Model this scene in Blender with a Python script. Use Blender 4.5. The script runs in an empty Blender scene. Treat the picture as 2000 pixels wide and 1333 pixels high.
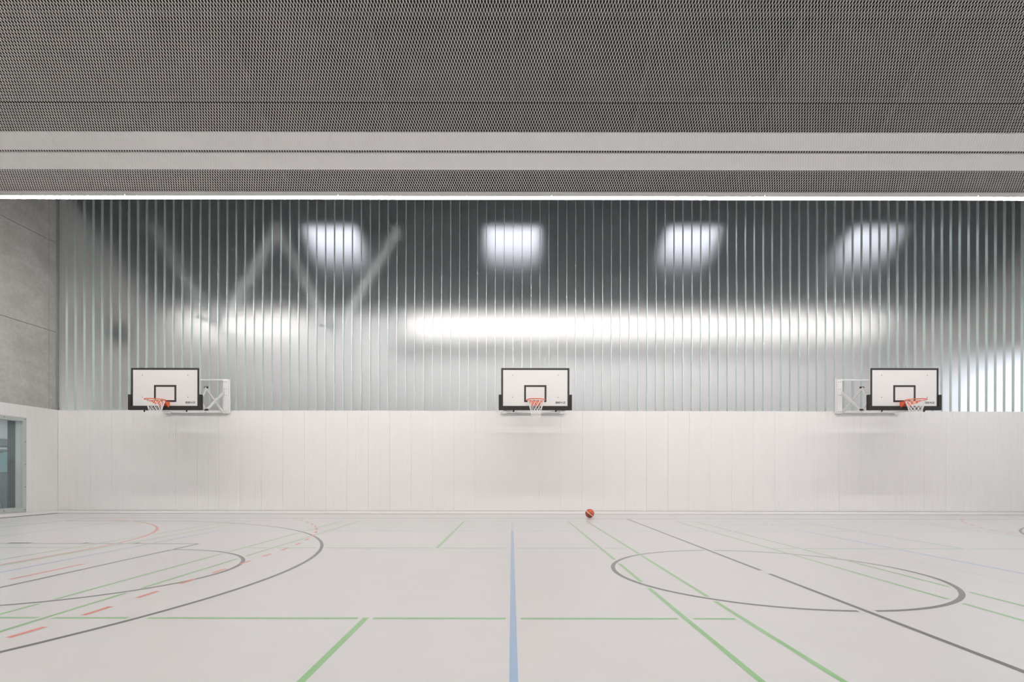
import bpy, math, random
import numpy as np
from mathutils import Matrix, Vector

random.seed(7)
scene = bpy.context.scene
C = scene.collection

# ------------------------------------------------------------------ camera, world, exposure
F_PX, CAM_H = 1019.2, 1.1555
VX, VY, ROLL = 999.5, 927.6, 0.0016
cam_data = bpy.data.cameras.new('camera')
cam_data.sensor_width = 36.0
cam_data.sensor_fit = 'HORIZONTAL'
cam_data.lens = F_PX / 2000.0 * 36.0
cam_data.shift_x = (1000.0 - VX) / 2000.0
cam_data.shift_y = (VY - 666.5) / 2000.0
cam_data.clip_start = 0.05
cam_data.clip_end = 200.0
cam = bpy.data.objects.new('camera', cam_data)
C.objects.link(cam)
cam.matrix_world = Matrix.Translation((0, 0, CAM_H)) @ Matrix.Rotation(math.pi / 2, 4, 'X') @ Matrix.Rotation(ROLL, 4, 'Z')
scene.camera = cam

world = bpy.data.worlds.new('overcast_sky')
scene.world = world
world.use_nodes = True
bg = world.node_tree.nodes['Background']
bg.inputs['Color'].default_value = (0.92, 0.915, 1.0, 1)
bg.inputs['Strength'].default_value = 1.75

scene.view_settings.view_transform = 'Standard'
scene.view_settings.look = 'None'
scene.view_settings.gamma = 1.0
scene.view_settings.exposure = 0.0
scene.view_settings.use_curve_mapping = False
cy = scene.cycles
cy.max_bounces, cy.diffuse_bounces, cy.glossy_bounces, cy.transmission_bounces, cy.transparent_max_bounces = 8, 3, 3, 6, 8

LED_POWER = 76.0          # radiance of the diffuser of every ceiling light bar
LED_COLOR = (1.0, 0.962, 0.94)

# ------------------------------------------------------------------ hall dimensions (metres; x right, y away, z up)
Y_WALL = 15.25            # face of the white end wall
X_LEFT = -13.26           # face of the white panelling on the side wall
X_CONC = -13.36           # face of the concrete above it
X_RIGHT = 17.0
Y_FRONT = -12.0
Z_WHITE = 3.02            # top of the white panelling
Y_FAR = 23.2              # end of the space behind the channel glass
VALLEY, VALLEY_Z, PERIOD, TAN = 11.0, 7.10, 9.0, 0.563
RIDGE_Z = VALLEY_Z + TAN * PERIOD
TH = math.atan(TAN)

# ------------------------------------------------------------------ materials
MATS = {}
def mat(name, color, rough=0.5, spec=0.5, metal=0.0, var=0.0, scale=6.0, bump=0.0, bscale=60.0, coat=0.0,
        emit=None, strength=0.0, sheen=0.0, alt=None, detail=4.0, stretch=None):
    if name in MATS:
        return MATS[name]
    m = bpy.data.materials.new(name)
    m.use_nodes = True
    nt = m.node_tree
    b = nt.nodes['Principled BSDF']
    b.inputs['Base Color'].default_value = (*color, 1)
    b.inputs['Roughness'].default_value = rough
    b.inputs['Specular IOR Level'].default_value = spec
    b.inputs['Metallic'].default_value = metal
    b.inputs['Coat Weight'].default_value = coat
    b.inputs['Sheen Weight'].default_value = sheen
    b.inputs['Sheen Roughness'].default_value = 0.35
    if emit:
        b.inputs['Emission Color'].default_value = (*emit, 1)
        b.inputs['Emission Strength'].default_value = strength
    tc = nt.nodes.new('ShaderNodeTexCoord')
    src = tc.outputs['Object']
    if stretch:
        mp = nt.nodes.new('ShaderNodeMapping')
        mp.inputs['Scale'].default_value = stretch
        nt.links.new(src, mp.inputs['Vector'])
        src = mp.outputs['Vector']
    if var > 0 or alt:
        n = nt.nodes.new('ShaderNodeTexNoise')
        n.inputs['Scale'].default_value = scale
        n.inputs['Detail'].default_value = detail
        nt.links.new(src, n.inputs['Vector'])
        r = nt.nodes.new('ShaderNodeValToRGB')
        r.color_ramp.elements[0].position = 0.3
        r.color_ramp.elements[1].position = 0.7
        lo = alt if alt else tuple(c * (1 - var) for c in color)
        hi = color if alt else tuple(min(1, c * (1 + var)) for c in color)
        r.color_ramp.elements[0].color = (*lo, 1)
        r.color_ramp.elements[1].color = (*hi, 1)
        nt.links.new(n.outputs['Fac'], r.inputs['Fac'])
        nt.links.new(r.outputs['Color'], b.inputs['Base Color'])
    if bump > 0:
        n2 = nt.nodes.new('ShaderNodeTexNoise')
        n2.inputs['Scale'].default_value = bscale
        n2.inputs['Detail'].default_value = 3
        nt.links.new(src, n2.inputs['Vector'])
        bp = nt.nodes.new('ShaderNodeBump')
        bp.inputs['Strength'].default_value = bump
        bp.inputs['Distance'].default_value = 0.002
        nt.links.new(n2.outputs['Fac'], bp.inputs['Height'])
        nt.links.new(bp.outputs['Normal'], b.inputs['Normal'])
    MATS[name] = m
    return m

FLOOR = mat('sports_floor_vinyl', (0.655, 0.637, 0.627), rough=0.28, spec=0.7, sheen=0.4, var=0.012, scale=3.0)
WHITE = mat('white_lacquered_panel', (0.87, 0.855, 0.84), rough=0.55, var=0.012, scale=2.0)
SKIRT = mat('white_skirting', (0.86, 0.845, 0.83), rough=0.5, var=0.01)
SHADOWGAP = mat('dark_joint', (0.16, 0.155, 0.15), rough=0.8, var=0.05)
STRAND = mat('galvanised_expanded_metal', (0.80, 0.79, 0.77), rough=0.5, var=0.05, scale=4)
SHEET = mat('white_ceiling_sheet', (0.90, 0.895, 0.89), rough=0.55, var=0.01)
CAVITY = mat('dark_acoustic_fleece', (0.020, 0.018, 0.017), rough=0.95, var=0.5, scale=1.2)
CAVITY_STEEL = mat('dark_cavity_steel', (0.035, 0.033, 0.032), rough=0.8, var=0.1)
FARROOF = mat('dark_roof_lining', (0.040, 0.046, 0.053), rough=0.9, var=0.15, scale=1.5)
FARWALL = mat('pale_render', (0.80, 0.785, 0.77), rough=0.8, var=0.02, scale=1.0)
STEEL = mat('pale_steel_tube', (0.80, 0.81, 0.81), rough=0.5, var=0.03)
HOUSING = mat('white_aluminium', (0.75, 0.74, 0.73), rough=0.4, var=0.01)
BOARD = mat('white_backboard', (0.73, 0.715, 0.70), rough=0.45, var=0.006)
BLACK = mat('black_paint', (0.028, 0.026, 0.025), rough=0.5, var=0.05)
PAD = mat('black_rubber_padding', (0.022, 0.020, 0.020), rough=0.7, var=0.08, scale=20)
ORANGE = mat('orange_powder_coat', (0.78, 0.145, 0.055), rough=0.4, var=0.03)
ARMWHITE = mat('white_powder_coat', (0.82, 0.81, 0.80), rough=0.4, var=0.01)
NET = mat('white_nylon_cord', (0.88, 0.87, 0.86), rough=0.8, var=0.03, scale=80)
BOLT = mat('zinc_bolt', (0.25, 0.25, 0.25), rough=0.4, metal=0.6, var=0.05)
FRAMEGREEN = mat('pale_green_grey_frame', (0.50, 0.535, 0.515), rough=0.45, var=0.01)
JAMB = mat('grey_reveal', (0.47, 0.475, 0.465), rough=0.5, var=0.015)
GREYC = mat('smooth_grey_concrete', (0.20, 0.20, 0.195), rough=0.85, var=0.06, scale=5, bump=0.2)
TEAL = mat('pale_teal_panel', (0.36, 0.50, 0.48), rough=0.4, var=0.02)
GREYBAND = mat('grey_band', (0.30, 0.33, 0.33), rough=0.5, var=0.03)
DARKBOX = mat('dark_grey_casing', (0.03, 0.03, 0.03), rough=0.6, var=0.05)
L_BLACK = mat('black_line_paint', (0.055, 0.052, 0.050), rough=0.28, spec=0.7, sheen=0.4, var=0.03)
L_GREEN = mat('green_line_paint', (0.225, 0.475, 0.175), rough=0.28, spec=0.7, sheen=0.4, var=0.02)
L_BLUE = mat('blue_line_paint', (0.30, 0.43, 0.62), rough=0.28, spec=0.7, sheen=0.4, var=0.02)
L_RED = mat('red_line_paint', (0.72, 0.17, 0.105), rough=0.28, spec=0.7, sheen=0.4, var=0.02)
L_GREY = mat('grey_seam', (0.55, 0.54, 0.53), rough=0.28, spec=0.7, sheen=0.4, var=0.02)
LED = mat('led_diffuser', (0.9, 0.9, 0.9), rough=0.5, emit=LED_COLOR, strength=LED_POWER, var=0.005)

def concrete_mat():
    m = bpy.data.materials.new('fair_faced_concrete')
    m.use_nodes = True
    nt = m.node_tree
    b = nt.nodes['Principled BSDF']
    b.inputs['Roughness'].default_value = 0.8
    tc = nt.nodes.new('ShaderNodeTexCoord')
    def noise(scale, detail, rough=0.6, vec=None):
        n = nt.nodes.new('ShaderNodeTexNoise')
        n.inputs['Scale'].default_value = scale
        n.inputs['Detail'].default_value = detail
        n.inputs['Roughness'].default_value = rough
        nt.links.new(vec or tc.outputs['Object'], n.inputs['Vector'])
        return n.outputs['Fac']
    r = nt.nodes.new('ShaderNodeValToRGB')
    e = r.color_ramp.elements
    e[0].position, e[0].color = 0.25, (0.44, 0.428, 0.408, 1)
    e[1].position, e[1].color = 0.75, (0.68, 0.668, 0.645, 1)
    nt.links.new(noise(0.9, 8, 0.65), r.inputs['Fac'])
    mp = nt.nodes.new('ShaderNodeMapping')
    mp.inputs['Scale'].default_value = (1, 0.7, 1.6)
    nt.links.new(tc.outputs['Object'], mp.inputs['Vector'])
    r2 = nt.nodes.new('ShaderNodeValToRGB')
    r2.color_ramp.elements[0].position, r2.color_ramp.elements[0].color = 0.3, (0.78, 0.77, 0.75, 1)
    r2.color_ramp.elements[1].position, r2.color_ramp.elements[1].color = 0.65, (1.05, 1.05, 1.05, 1)
    nt.links.new(noise(2.2, 6, 0.7, mp.outputs['Vector']), r2.inputs['Fac'])
    mx = nt.nodes.new('ShaderNodeMix')
    mx.data_type = 'RGBA'; mx.blend_type = 'MULTIPLY'
    mx.inputs['Factor'].default_value = 0.55
    nt.links.new(r.outputs['Color'], mx.inputs[6])
    nt.links.new(r2.outputs['Color'], mx.inputs[7])
    r3 = nt.nodes.new('ShaderNodeValToRGB')
    r3.color_ramp.elements[0].position, r3.color_ramp.elements[0].color = 0.32, (0.80, 0.795, 0.785, 1)
    r3.color_ramp.elements[1].position, r3.color_ramp.elements[1].color = 0.60, (1.03, 1.03, 1.03, 1)
    nt.links.new(noise(11, 10, 0.75), r3.inputs['Fac'])
    mx2 = nt.nodes.new('ShaderNodeMix')
    mx2.data_type = 'RGBA'; mx2.blend_type = 'MULTIPLY'
    mx2.inputs['Factor'].default_value = 0.75
    nt.links.new(mx.outputs[2], mx2.inputs[6])
    nt.links.new(r3.outputs['Color'], mx2.inputs[7])
    nt.links.new(mx2.outputs[2], b.inputs['Base Color'])
    bp = nt.nodes.new('ShaderNodeBump')
    bp.inputs['Strength'].default_value = 0.25
    bp.inputs['Distance'].default_value = 0.004
    nt.links.new(noise(14, 6), bp.inputs['Height'])
    nt.links.new(bp.outputs['Normal'], b.inputs['Normal'])
    return m
CONC = concrete_mat()
JOINT = mat('dark_concrete_core', (0.07, 0.065, 0.06), rough=0.9, var=0.1)

def frosted_glass():
    m = bpy.data.materials.new('frosted_cast_glass')
    m.use_nodes = True
    nt = m.node_tree
    nt.nodes.remove(nt.nodes['Principled BSDF'])
    r = nt.nodes.new('ShaderNodeBsdfRefraction')
    r.inputs['Color'].default_value = (0.965, 0.968, 0.965, 1)
    r.inputs['IOR'].default_value = 1.5
    tc = nt.nodes.new('ShaderNodeTexCoord')
    n = nt.nodes.new('ShaderNodeTexNoise')
    n.inputs['Scale'].default_value = 9
    mr = nt.nodes.new('ShaderNodeMapRange')
    mr.inputs['To Min'].default_value, mr.inputs['To Max'].default_value = 0.355, 0.375
    nt.links.new(tc.outputs['Object'], n.inputs['Vector'])
    nt.links.new(n.outputs['Fac'], mr.inputs['Value'])
    nt.links.new(mr.outputs['Result'], r.inputs['Roughness'])
    g = nt.nodes.new('ShaderNodeBsdfGlossy')
    g.inputs['Color'].default_value = (0.95, 0.97, 1.0, 1)
    g.inputs['Roughness'].default_value = 0.22
    d = nt.nodes.new('ShaderNodeBsdfDiffuse')
    d.inputs['Color'].default_value = (0.78, 0.84, 0.85, 1)
    m1 = nt.nodes.new('ShaderNodeMixShader'); m1.inputs['Fac'].default_value = 0.03
    m2 = nt.nodes.new('ShaderNodeMixShader'); m2.inputs['Fac'].default_value = 0.055
    nt.links.new(r.outputs['BSDF'], m1.inputs[1]); nt.links.new(g.outputs['BSDF'], m1.inputs[2])
    nt.links.new(m1.outputs['Shader'], m2.inputs[1]); nt.links.new(d.outputs['BSDF'], m2.inputs[2])
    nt.links.new(m2.outputs['Shader'], nt.nodes['Material Output'].inputs['Surface'])
    return m
WEB = frosted_glass()

def flange_mat():
    m = bpy.data.materials.new('green_glass_flange')
    m.use_nodes = True
    nt = m.node_tree
    nt.nodes.remove(nt.nodes['Principled BSDF'])
    def bs(kind, col):
        n = nt.nodes.new(kind)
        n.inputs['Color'].default_value = (*col, 1)
        return n
    g = bs('ShaderNodeBsdfGlossy', (0.76, 0.86, 0.845))
    g.inputs['Roughness'].default_value = 0.32
    d = bs('ShaderNodeBsdfDiffuse', (0.82, 0.92, 0.90))
    t = bs('ShaderNodeBsdfTranslucent', (0.78, 0.90, 0.87))
    m1 = nt.nodes.new('ShaderNodeMixShader'); m1.inputs['Fac'].default_value = 0.15
    m2 = nt.nodes.new('ShaderNodeMixShader')
    tc = nt.nodes.new('ShaderNodeTexCoord')
    no = nt.nodes.new('ShaderNodeTexNoise'); no.inputs['Scale'].default_value = 3.0
    mr = nt.nodes.new('ShaderNodeMapRange')
    mr.inputs['To Min'].default_value, mr.inputs['To Max'].default_value = 0.42, 0.50
    nt.links.new(tc.outputs['Object'], no.inputs['Vector'])
    nt.links.new(no.outputs['Fac'], mr.inputs['Value'])
    nt.links.new(d.outputs['BSDF'], m1.inputs[1]); nt.links.new(t.outputs['BSDF'], m1.inputs[2])
    nt.links.new(mr.outputs['Result'], m2.inputs['Fac'])
    nt.links.new(m1.outputs['Shader'], m2.inputs[1]); nt.links.new(g.outputs['BSDF'], m2.inputs[2])
    nt.links.new(m2.outputs['Shader'], nt.nodes['Material Output'].inputs['Surface'])
    return m
FLANGE = flange_mat()

def clear_glass(name, tint=(0.95, 0.965, 0.975)):
    m = bpy.data.materials.new(name)
    m.use_nodes = True
    nt = m.node_tree
    nt.nodes.remove(nt.nodes['Principled BSDF'])
    t = nt.nodes.new('ShaderNodeBsdfTransparent')
    t.inputs['Color'].default_value = (*tint, 1)
    g = nt.nodes.new('ShaderNodeBsdfGlossy')
    g.inputs['Roughness'].default_value = 0.02
    lw = nt.nodes.new('ShaderNodeLayerWeight')
    lw.inputs['Blend'].default_value = 0.5
    pw = nt.nodes.new('ShaderNodeMath'); pw.operation = 'POWER'
    pw.inputs[1].default_value = 5.0
    fr = nt.nodes.new('ShaderNodeMapRange')
    fr.inputs['To Min'].default_value = 0.04
    fr.inputs['To Max'].default_value = 0.9
    mx = nt.nodes.new('ShaderNodeMixShader')
    nt.links.new(lw.outputs['Facing'], pw.inputs[0])
    nt.links.new(pw.outputs['Value'], fr.inputs['Value'])
    nt.links.new(fr.outputs['Result'], mx.inputs['Fac'])
    nt.links.new(t.outputs['BSDF'], mx.inputs[1])
    nt.links.new(g.outputs['BSDF'], mx.inputs[2])
    nt.links.new(mx.outputs['Shader'], nt.nodes['Material Output'].inputs['Surface'])
    return m
PANE = clear_glass('clear_window_glass')

# ------------------------------------------------------------------ mesh helpers
class MB:
    """Collects shapes in world coordinates; build() links them as ONE mesh object under a parent."""
    def __init__(self):
        self.v, self.f, self.mi = [], [], []
    def add(self, verts, faces, mi=0):
        o = len(self.v)
        self.v.extend([tuple(p) for p in verts])
        self.f.extend([tuple(i + o for i in f) for f in faces])
        self.mi.extend([mi] * len(faces))
        return self
    def box(self, a, b, mi=0):
        x0, x1 = sorted((a[0], b[0])); y0, y1 = sorted((a[1], b[1])); z0, z1 = sorted((a[2], b[2]))
        v = [(x0, y0, z0), (x1, y0, z0), (x1, y1, z0), (x0, y1, z0), (x0, y0, z1), (x1, y0, z1), (x1, y1, z1), (x0, y1, z1)]
        return self.add(v, [(0, 3, 2, 1), (4, 5, 6, 7), (0, 1, 5, 4), (1, 2, 6, 5), (2, 3, 7, 6), (3, 0, 4, 7)], mi)
    def tube(self, pts, r, n=8, closed=False, caps=True, flat=None):
        pts = [Vector(p) for p in pts]
        m = len(pts)
        rings = []
        prev_u = None
        for i, p in enumerate(pts):
            if closed:
                d = (pts[(i + 1) % m] - pts[i - 1]).normalized()
            else:
                d = (pts[min(i + 1, m - 1)] - pts[max(i - 1, 0)]).normalized()
            if prev_u is None:
                up = Vector((0, 0, 1)) if abs(d.z) < 0.9 else Vector((0, 1, 0))
                u = d.cross(up).normalized()
            else:
                u = (prev_u - d * prev_u.dot(d)).normalized()
            prev_u = u
            w = d.cross(u).normalized()
            rr = r[i] if isinstance(r, (list, tuple)) else r
            ring = []
            for k in range(n):
                a = 2 * math.pi * k / n
                ring.append(p + u * (rr * math.cos(a)) + w * (rr * math.sin(a)))
            rings.append(ring)
        verts = [q for ring in rings for q in ring]
        faces = []
        for i in range(m if closed else m - 1):
            j = (i + 1) % m
            for k in range(n):
                k2 = (k + 1) % n
                faces.append((i * n + k, i * n + k2, j * n + k2, j * n + k))
        if caps and not closed:
            faces.append(tuple(range(n))[::-1])
            faces.append(tuple((m - 1) * n + k for k in range(n)))
        return self.add(verts, faces)
    def bar(self, p, q, w, h, up=(0, 0, 1)):
        """Rectangular bar from p to q, w across, h along `up`."""
        p, q = Vector(p), Vector(q)
        d = (q - p).normalized()
        up = Vector(up)
        s = d.cross(up)
        if s.length < 1e-4:
            s = d.cross(Vector((1, 0, 0)))
        s.normalize()
        t = s.cross(d).normalized()
        v = []
        for c in (p, q):
            for a, b in ((-1, -1), (1, -1), (1, 1), (-1, 1)):
                v.append(c + s * (a * w / 2) + t * (b * h / 2))
        return self.add(v, [(0, 1, 2, 3), (4, 7, 6, 5), (0, 4, 5, 1), (1, 5, 6, 2), (2, 6, 7, 3), (3, 7, 4, 0)])
    def extrude(self, profile, axis_pts, mi=0):
        """profile: list of 3D points (closed polygon) extruded from offset a to offset b (vectors)."""
        n = len(profile)
        a, b = Vector(axis_pts[0]), Vector(axis_pts[1])
        v = [Vector(p) + a for p in profile] + [Vector(p) + b for p in profile]
        f = [(i, (i + 1) % n, n + (i + 1) % n, n + i) for i in range(n)]
        f.append(tuple(range(n))[::-1]); f.append(tuple(range(n, 2 * n)))
        return self.add(v, f, mi)
    def mesh(self, name, mats, origin=(0, 0, 0), smooth=False):
        me = bpy.data.meshes.new(name)
        ox, oy, oz = origin
        me.from_pydata([(x - ox, y - oy, z - oz) for x, y, z in self.v], [], self.f)
        for m in (mats if isinstance(mats, (list, tuple)) else [mats]):
            me.materials.append(m)
        if any(self.mi):
            me.polygons.foreach_set('material_index', self.mi)
        if smooth:
            me.polygons.foreach_set('use_smooth', [True] * len(me.polygons))
        me.update()
        import bmesh
        bm = bmesh.new(); bm.from_mesh(me)
        bmesh.ops.recalc_face_normals(bm, faces=bm.faces)
        bm.to_mesh(me); bm.free()
        return me
    def build(self, name, mats, parent=None, origin=None, smooth=False):
        w = world_origin(parent)
        o = origin if origin is not None else w
        ob = bpy.data.objects.new(name, self.mesh(name, mats, o, smooth))
        C.objects.link(ob)
        ob.parent = parent
        ob.location = (o[0] - w[0], o[1] - w[1], o[2] - w[2])
        return ob

def world_origin(o):
    p = Vector((0, 0, 0))
    while o is not None:
        p += o.location
        o = o.parent
    return tuple(p)

def tag(o, label, cat=None, group=None, kind=None):
    o['label'] = label
    if cat: o['category'] = cat
    if group: o['group'] = group
    if kind: o['kind'] = kind
    return o

def empty(name, loc=(0, 0, 0)):
    o = bpy.data.objects.new(name, None)
    o.empty_display_size = 0.2
    C.objects.link(o)
    o.location = loc
    return o

def place(name, me, parent, loc):
    """A further object on shared mesh data; loc is in world coordinates, the mesh is local."""
    w = world_origin(parent)
    o = bpy.data.objects.new(name, me)
    C.objects.link(o)
    o.parent = parent
    o.location = (loc[0] - w[0], loc[1] - w[1], loc[2] - w[2])
    return o

def copy_tree(o, parent=None):
    c = o.copy()
    C.objects.link(c)
    c.parent = parent
    for ch in list(o.children):
        copy_tree(ch, c)
    return c

# ================================================================== FLOOR
floor = MB().box((-17.2, Y_FRONT - 0.3, -0.15), (X_RIGHT + 0.3, Y_FAR + 0.3, 0)).build('floor', FLOOR)
tag(floor, 'pale grey seamless sports floor with coloured court lines', 'floor', kind='structure')

# ---- court lines: painted strips; a line of lower rank stops short of one of higher rank
XM, YM = 3.013, 6.205       # centre of the main court
XB, YB = -1.171, 6.186      # centre of the middle badminton court
BSTEP = 8.27
LINES = []
def seg(name, m, x0, y0, x1, y1, w=0.05, keep=None):
    n = max(2, int(math.hypot(x1 - x0, y1 - y0) / 0.02))
    t = np.linspace(0, 1, n)
    LINES.append(dict(name=name, m=m, w=w, p=np.stack([x0 + (x1 - x0) * t, y0 + (y1 - y0) * t], 1), keep=keep))
def arc(name, m, cx, cy, r, a0, a1, w=0.05):
    n = max(8, int(abs(a1 - a0) * r / 0.025))
    t = np.linspace(a0, a1, n)
    LINES.append(dict(name=name, m=m, w=w, p=np.stack([cx + r * np.cos(t), cy + r * np.sin(t)], 1), keep=None))
def poly(name, m, pts, w=0.05, dash=None):
    P = []
    for (a, b) in zip(pts[:-1], pts[1:]):
        n = max(2, int(math.hypot(b[0] - a[0], b[1] - a[1]) / 0.02))
        t = np.linspace(0, 1, n, endpoint=False)
        P.append(np.stack([a[0] + (b[0] - a[0]) * t, a[1] + (b[1] - a[1]) * t], 1))
    P.append(np.array([pts[-1]]))
    LINES.append(dict(name=name, m=m, w=w, p=np.concatenate(P), keep=None, dash=dash))
PI = math.pi
# basketball, black
seg('black_halfway_line', L_BLACK, XM, YM - 7.5, XM, YM - 0.11)
seg('black_halfway_line', L_BLACK, XM, YM + 0.11, XM, YM + 7.5)
arc('black_centre_circle', L_BLACK, XM, YM, 1.775, 0, 2 * PI)
for s in (-1, 1):
    bx = XM + s * (14 - 1.575)
    half = math.asin(6.6 / 6.725)
    pts = [(XM + s * 14, YM - 6.6)]
    for k in range(161):
        a = -half + 2 * half * k / 160
        pts.append((bx - s * 6.725 * math.cos(a), YM + 6.725 * math.sin(a)))
    pts.append((XM + s * 14, YM + 6.6))
    poly('black_three_point_line', L_BLACK, pts)
    fx = XM + s * 8.2
    arc('black_free_throw_semicircle', L_BLACK, fx, YM, 1.775, (PI / 2 if s > 0 else -PI / 2), (3 * PI / 2 if s > 0 else PI / 2))
    seg('black_free_throw_line', L_BLACK, fx, YM - 2.45, fx, YM + 2.45)
    for t in (-1, 1):
        seg('black_lane_line', L_BLACK, fx, YM + t * 2.45, XM + s * 14, YM + t * 2.45)
        for d0, d1 in ((2.59, 2.95), (3.83, 3.91), (4.69, 4.77)):
            seg('black_lane_mark', L_BLACK, XM + s * (14 - d0), YM + t * 2.52, XM + s * (14 - d1), YM + t * 2.52, w=0.10)
    seg('black_base_line', L_BLACK, XM + s * 14, YM - 7.5, XM + s * 14, YM + 7.5)
for t in (-1, 1):
    seg('black_side_line', L_BLACK, XM - 14, YM + t * 7.5, XM + 14, YM + t * 7.5)
# handball, red
for s in (-1, 1):
    gx = XM + s * 15.5
    seg('red_seven_metre_line', L_RED, gx - s * 7, YM - 0.5, gx - s * 7, YM + 0.5)
    for R, nm, dash in ((6, 'red_goal_area_line', None), (9, 'red_dashed_free_throw_line', (0.29, 0.605))):
        pts = []
        for k in range(101):
            a = PI / 2 * k / 100
            y = YM - 1.5 - R * math.cos(a)
            if y > YM - 7.7: pts.append((gx - s * R * math.sin(a), y))
        for k in range(101):
            a = PI / 2 * k / 100
            y = YM + 1.5 + R * math.sin(a)
            if y < YM + 7.7: pts.append((gx - s * R * math.cos(a), y))
        poly(nm, L_RED, pts, dash=dash)
# volleyball, blue
for s in (-1, 1):
    seg('blue_attack_line', L_BLUE, XM + s * 3, YM - 4.5, XM + s * 3, YM + 4.5)
    for k in range(5):
        for t in (-1, 1):
            y = YM + t * (4.5 + 0.2 + 0.35 * k)
            seg('blue_attack_line_dash', L_BLUE, XM + s * 3, y, XM + s * 3, y + t * 0.15)
    seg('blue_end_line', L_BLUE, XM + s * 9 , YM - 4.5, XM + s * 9, YM + 4.5)
for t in (-1, 1):
    seg('blue_side_line', L_BLUE, XM - 9, YM + t * 4.5, XM + 9, YM + t * 4.5, w=0.04)
# badminton, green (three courts side by side)
for k in (0, -1, 1):
    cx = XB + k * BSTEP
    for s in (-1, 1):
        for d in (3.05, 2.59):
            seg('green_side_line', L_GREEN, cx + s * (d - 0.02), YB - 6.7, cx + s * (d - 0.02), YB + 6.7, w=0.042)
for k in (0, -1, 1):
    cx = XB + k * BSTEP
    for t in (-1, 1):
        seg('green_centre_line', L_GREEN, cx, YB + t * 1.98, cx, YB + t * 6.7, w=0.048)
for k in (0, -1, 1):
    cx = XB + k * BSTEP
    for t in (-1, 1):
        seg('green_service_line', L_GREEN, cx - 3.05, YB + t * 2.0, cx + 3.05, YB + t * 2.0, w=0.045)
        seg('green_long_service_line', L_GREEN, cx - 3.05, YB + t * 5.94, cx + 3.05, YB + t * 5.94, w=0.04)
        seg('green_end_line', L_GREEN, cx - 3.05, YB + t * 6.68, cx + 3.05, YB + t * 6.68, w=0.04)
seg('grey_floor_seam', L_GREY, 5.42, YM - 6.0, 5.42, YM + 4.2, w=0.022)
LINE_Z = 0.0008
done = []
for li, L in enumerate(LINES):
    p = L['p']; n = len(p)
    ok = np.ones(n, bool)
    inside = (p[:, 0] > X_LEFT + 0.05) & (p[:, 0] < X_RIGHT - 0.05) & (p[:, 1] < Y_WALL - 0.1)
    ok &= inside
    lo, hi = p.min(0) - 0.2, p.max(0) + 0.2
    for H in done:
        q = H['p']
        sel = q[(q[:, 0] > lo[0]) & (q[:, 0] < hi[0]) & (q[:, 1] > lo[1]) & (q[:, 1] < hi[1])]
        if not len(sel): continue
        lim = (H['w'] / 2 + 0.034) if not ('lane_mark' in L['name'] or 'free_throw' in L['name']) else 0.026
        if 'lane_line' in L['name']: lim = 0.02
        if L.get('dash'): lim = 0.0
        for i0 in range(0, n, 400):
            d2 = ((p[i0:i0 + 400, None, :] - sel[None]) ** 2).sum(2).min(1)
            ok[i0:i0 + 400] &= d2 > lim * lim
    if L.get('dash'):
        on, per = L['dash']
        s_ = np.concatenate([[0], np.cumsum(np.hypot(*(p[1:] - p[:-1]).T))])
        i4 = int(np.argmin(np.abs(p[:, 1] - 4.87)))
        ok &= ((s_ - s_[i4]) % per) < on
    else:
        done.append(L)
    d = np.gradient(p, axis=0)
    d /= np.maximum(1e-9, np.hypot(d[:, 0], d[:, 1]))[:, None]
    nn = np.stack([-d[:, 1], d[:, 0]], 1) * L['w'] / 2
    straight = np.abs(np.diff(np.arctan2(d[:, 1], d[:, 0]))).max() < 1e-6 if n > 2 else True
    i = 0
    runs = []
    while i < n:
        if ok[i]:
            j = i
            while j + 1 < n and ok[j + 1]: j += 1
            if j > i: runs.append((i, j))
            i = j + 1
        else:
            i += 1
    if not runs: continue
    if L.get('dash'):
        groups = [[r] for r in runs]
        nm = 'red_dash'
    else:
        groups = [runs]; nm = L['name']
    for g in groups:
        mb = MB()
        lz_ = LINE_Z + (0.0003 if L.get('dash') else 0.0)
        for (i, j) in g:
            idx = [i, j] if straight else list(range(i, j, 4)) + [j]
            V = []
            for q in idx:
                V.append((p[q, 0] + nn[q, 0], p[q, 1] + nn[q, 1], lz_))
                V.append((p[q, 0] - nn[q, 0], p[q, 1] - nn[q, 1], lz_))
            mb.add(V, [(2 * k, 2 * k + 1, 2 * k + 3, 2 * k + 2) for k in range(len(idx) - 1)])
        o = mb.build(nm, L['m'], floor)
        for pl in o.data.polygons:
            if pl.normal.z < 0:
                o.data.flip_normals(); break

# ================================================================== WHITE RIBBED END WALL
wall_back = MB().box((X_LEFT, Y_WALL + 0.02, 0), (X_RIGHT, Y_WALL + 0.20, Z_WHITE - 0.01)).build('wall_back', WHITE)
tag(wall_back, 'white ribbed end wall under the channel glass', 'wall', kind='structure')
def ribbed(width, height, n, depth=0.0048, groove=0.0055, t=0.02):
    """Panel in local coords: x 0..width, face at y=0, back at y=t, z 0..height, with n ribs."""
    pitch = width / n
    pr = [(0.0027, t), (0.0027, 0)]
    for i in range(1, n):
        x = i * pitch
        pr += [(x - groove / 2, 0), (x - groove / 2, depth), (x + groove / 2, depth), (x + groove / 2, 0)]
    pr += [(width - 0.0027, 0), (width - 0.0027, t)]
    mb = MB()
    m = len(pr)
    v = [(x, y, 0) for x, y in pr] + [(x, y, height) for x, y in pr]
    f = [(i, i + 1, m + i + 1, m + i) for i in range(m - 1)]
    top = []
    # top strip closes the panel: quads between face profile and the back edge
    mb.add(v, f)
    for i in range(1, m - 2):
        x0, y0 = pr[i]; x1, y1 = pr[i + 1]
        if abs(x1 - x0) > 1e-6:
            mb.add([(x0, y0, height), (x1, y1, height), (x1, t, height), (x0, t, height)], [(0, 1, 2, 3)])
    return mb.mesh('wall_panel', WHITE)
PW = 0.625
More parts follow.
